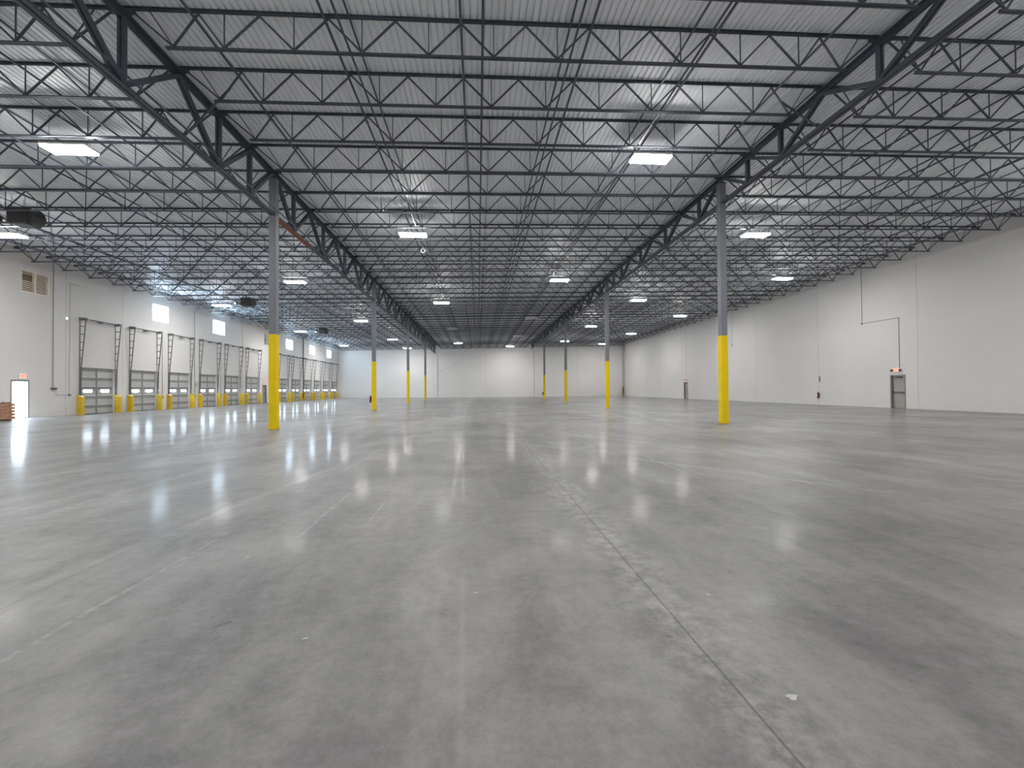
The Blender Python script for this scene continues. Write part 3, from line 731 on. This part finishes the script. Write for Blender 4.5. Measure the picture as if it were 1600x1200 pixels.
# ------------------------------------------------------------------ unit heaters among the joists of the left bay
def heater(y, label, src=None):
    if src: o = copy_tree(src)
    else:
        o = empty('unit_heater', (0, 0, 0))
        bevel(MB().box((-0.38, -0.36, 0.04), (0.40, 0.36, 0.70)).build('casing', M['heater'], o), 0.10, 4)
        MB().tube((0.38, 0, 0.37), (0.56, 0, 0.37), 0.31, 24).build('fan_ring', M['heater'], o)
        for k in range(6): MB().bar((-0.40, -0.28, 0.12 + 0.10 * k), (-0.40, 0.28, 0.12 + 0.10 * k), 0.09, 0.012, (0.6, 0, 0.8)).build('outlet_blade', M['track'], o)
        MB().tube((0, 0.33, 0.50), (0, 0.60, 0.50), 0.08, 12).build('flue_pipe', M['conduit'], o)
        for sx in (-0.25, 0.25):
            for sy in (-0.24, 0.24): MB().tube((sx, sy, 0.68), (sx, sy, 1.22), 0.008, 6).build('hanger_rod', M['steel'], o)
        MB().box((-0.80, -0.42, 0.12), (-0.60, -0.22, 0.34)).box((-0.62, -0.30, 0.20), (-0.36, -0.26, 0.24)).build('control_box', M['heater'], o)
        MB().sphere((-0.70, -0.44, 0.2), 0.06, 10).build('pilot_lamp', M['flame'], o)
    o.location = (-18.3, y, T(-18.3) - 1.16)
    return tag(o, label, 'heater', 'unit heaters')
h0 = heater(Y1 + 1.45 * S, 'dark unit heater under the joists at the left edge above a lamp')
heater(Y1 + 11.45 * S, 'dark unit heater near the ceiling left of the nearest left post, pilot lamp lit', h0)
heater(Y1 + 21.45 * S, 'dark unit heater near the ceiling right of the nearest left post', h0)

# ------------------------------------------------------------------ crate by the glazed door
r = empty('wooden_crate', (-24.05, 23.55, 0))
w, l, h = 0.5, 1.1, 0.86
for s in (-1, 1):
    p = MB()
    for k in range(5): p.box((s * w - 0.012, -l, 0.06 + k * 0.16), (s * w + 0.012, l, 0.06 + k * 0.16 + 0.15))
    p.build('side_boards', M['wood'], r)
    p = MB()
    for k in range(5): p.box((-w + 0.014, s * l - 0.012, 0.06 + k * 0.16), (w - 0.014, s * l + 0.012, 0.06 + k * 0.16 + 0.15))
    p.build('end_boards', M['wood'], r)
p = MB()
for k in range(7): p.box((-w - 0.01, -l + k * 0.315, h), (w + 0.01, -l + k * 0.315 + 0.30, h + 0.02))
p.build('lid', M['wood'], r)
for q in (-0.9, 0, 0.9): MB().box((-w - 0.02, q - 0.05, 0), (w + 0.02, q + 0.05, 0.058)).build('skid', M['wood'], r)
for q in (-0.85, 0.85): MB().box((w + 0.012, q - 0.045, 0.05), (w + 0.032, q + 0.045, h)).build('batten', M['wood'], r)
tag(r, 'brown wooden crate on the floor at the left edge beside the glazed door', 'crate')
mb = MB(); nx, ny = 8, 14; vs = []
for i in range(nx + 1):
    for j in range(ny + 1):
        vs.append((-0.45 + 0.95 * i / nx, -0.1 + 1.15 * j / ny, 0.012 + 0.05 * abs(math.sin(i * 1.7 + j * 0.9)) * math.sin(math.pi * min(1, max(0, j / ny)))))
k = len(vs); vs += [(x, y, z - 0.008) for x, y, z in vs]; q = ny + 1
fs = [(i * q + j, (i + 1) * q + j, (i + 1) * q + j + 1, i * q + j + 1) for i in range(nx) for j in range(ny)]
fs += [tuple(k + v for v in f[::-1]) for f in fs]
mb.add(vs, fs); o = mb.build('plastic_sheet', M['sheet'], None, (-24.05, 23.55, h + 0.02)); tag(o, 'crumpled white plastic sheet lying on the wooden crate', 'sheet')

# ------------------------------------------------------------------ small marks lying on the slab
def blob(name, x, y, rx, ry, rot, mat, label, cat, th=0.003, n=14, group=None):
    vs = []
    for z, sc in ((0.0, 1.0), (th, 0.9)):
        for i in range(n):
            a = 2 * math.pi * i / n; k = sc * (1 + 0.22 * math.sin(3 * a + x) + 0.12 * math.sin(5 * a + y))
            u, v = rx * k * math.cos(a), ry * k * math.sin(a)
            vs.append((u * math.cos(rot) - v * math.sin(rot), u * math.sin(rot) + v * math.cos(rot), z))
    o = MB().add(vs, [(i, (i + 1) % n, n + (i + 1) % n, n + i) for i in range(n)] + [tuple(range(n, 2 * n)), tuple(range(n - 1, -1, -1))]).build(name, mat, None, (x, y, 0.0005))
    return tag(o, label, cat, group)
blob('floor_patch', 1.41, 1.93, 0.026, 0.02, 0.3, M['concrete_chip'], 'pale oval chip in the slab right of the main floor joint', 'patch', 0.002)
blob('scuff_mark', -1.53, 2.82, 0.055, 0.018, 0.75, M['scuff'], 'short black scuff mark on the floor left of centre', 'mark', 0.001)
for cx, cy, nm in ((-1.94, 3.93, 'left of centre beyond the black scuff'), (-0.98, 2.62, 'right of the black scuff'), (1.55, 2.93, 'right of the main joint in the middle distance'), (-0.02, 3.1, 'left of the main joint near the frame middle')):
    blob('paint_fleck', cx, cy, 0.018, 0.008, random.random() * 3, M['concrete_chip'], f'tiny pale fleck on the floor, {nm}', 'fleck', 0.001, 9, 'pale floor flecks')

# ------------------------------------------------------------------ world, camera, view
w = bpy.data.worlds.new('daylight'); scn.world = w; w.use_nodes = True
bg = w.node_tree.nodes['Background']; bg.inputs[0].default_value = (0.75, 0.87, 1, 1); bg.inputs[1].default_value = 1.0

cam = bpy.data.cameras.new('camera'); co = bpy.data.objects.new('camera', cam); col.objects.link(co); scn.camera = co
yaw, pitch, roll, f = 0.07686, 0.01185, -0.00668, 696.51
cam.sensor_fit = 'HORIZONTAL'; cam.sensor_width = 36; cam.lens = 36 * f / 1600; cam.clip_end = 300; cam.clip_start = 0.05
from mathutils import Matrix
c, s = math.cos(yaw), math.sin(yaw); fx = Vector((s, c, 0)); rx = Vector((c, -s, 0)); up = Vector((0, 0, 1))
F = fx * math.cos(pitch) + up * math.sin(pitch); U = up * math.cos(pitch) - fx * math.sin(pitch)
R2 = rx * math.cos(roll) + U * math.sin(roll); U2 = U * math.cos(roll) - rx * math.sin(roll)
mat = Matrix((R2, U2, -F)).transposed().to_4x4(); mat.translation = (0, 0, H); co.matrix_world = mat

vs_ = scn.view_settings
scn.display_settings.display_device = 'sRGB'
vs_.view_transform = 'Standard'; vs_.look = 'None'; vs_.gamma = 1; vs_.use_curve_mapping = False; vs_.exposure = 0.74
scn.cycles.max_bounces = 10; scn.cycles.diffuse_bounces = 6; scn.cycles.glossy_bounces = 4
scn.cycles.sample_clamp_indirect = 8

for _o in col.objects:
    if 'label' in _o: assert 4 <= len(_o['label'].split()) <= 16, _o['label']
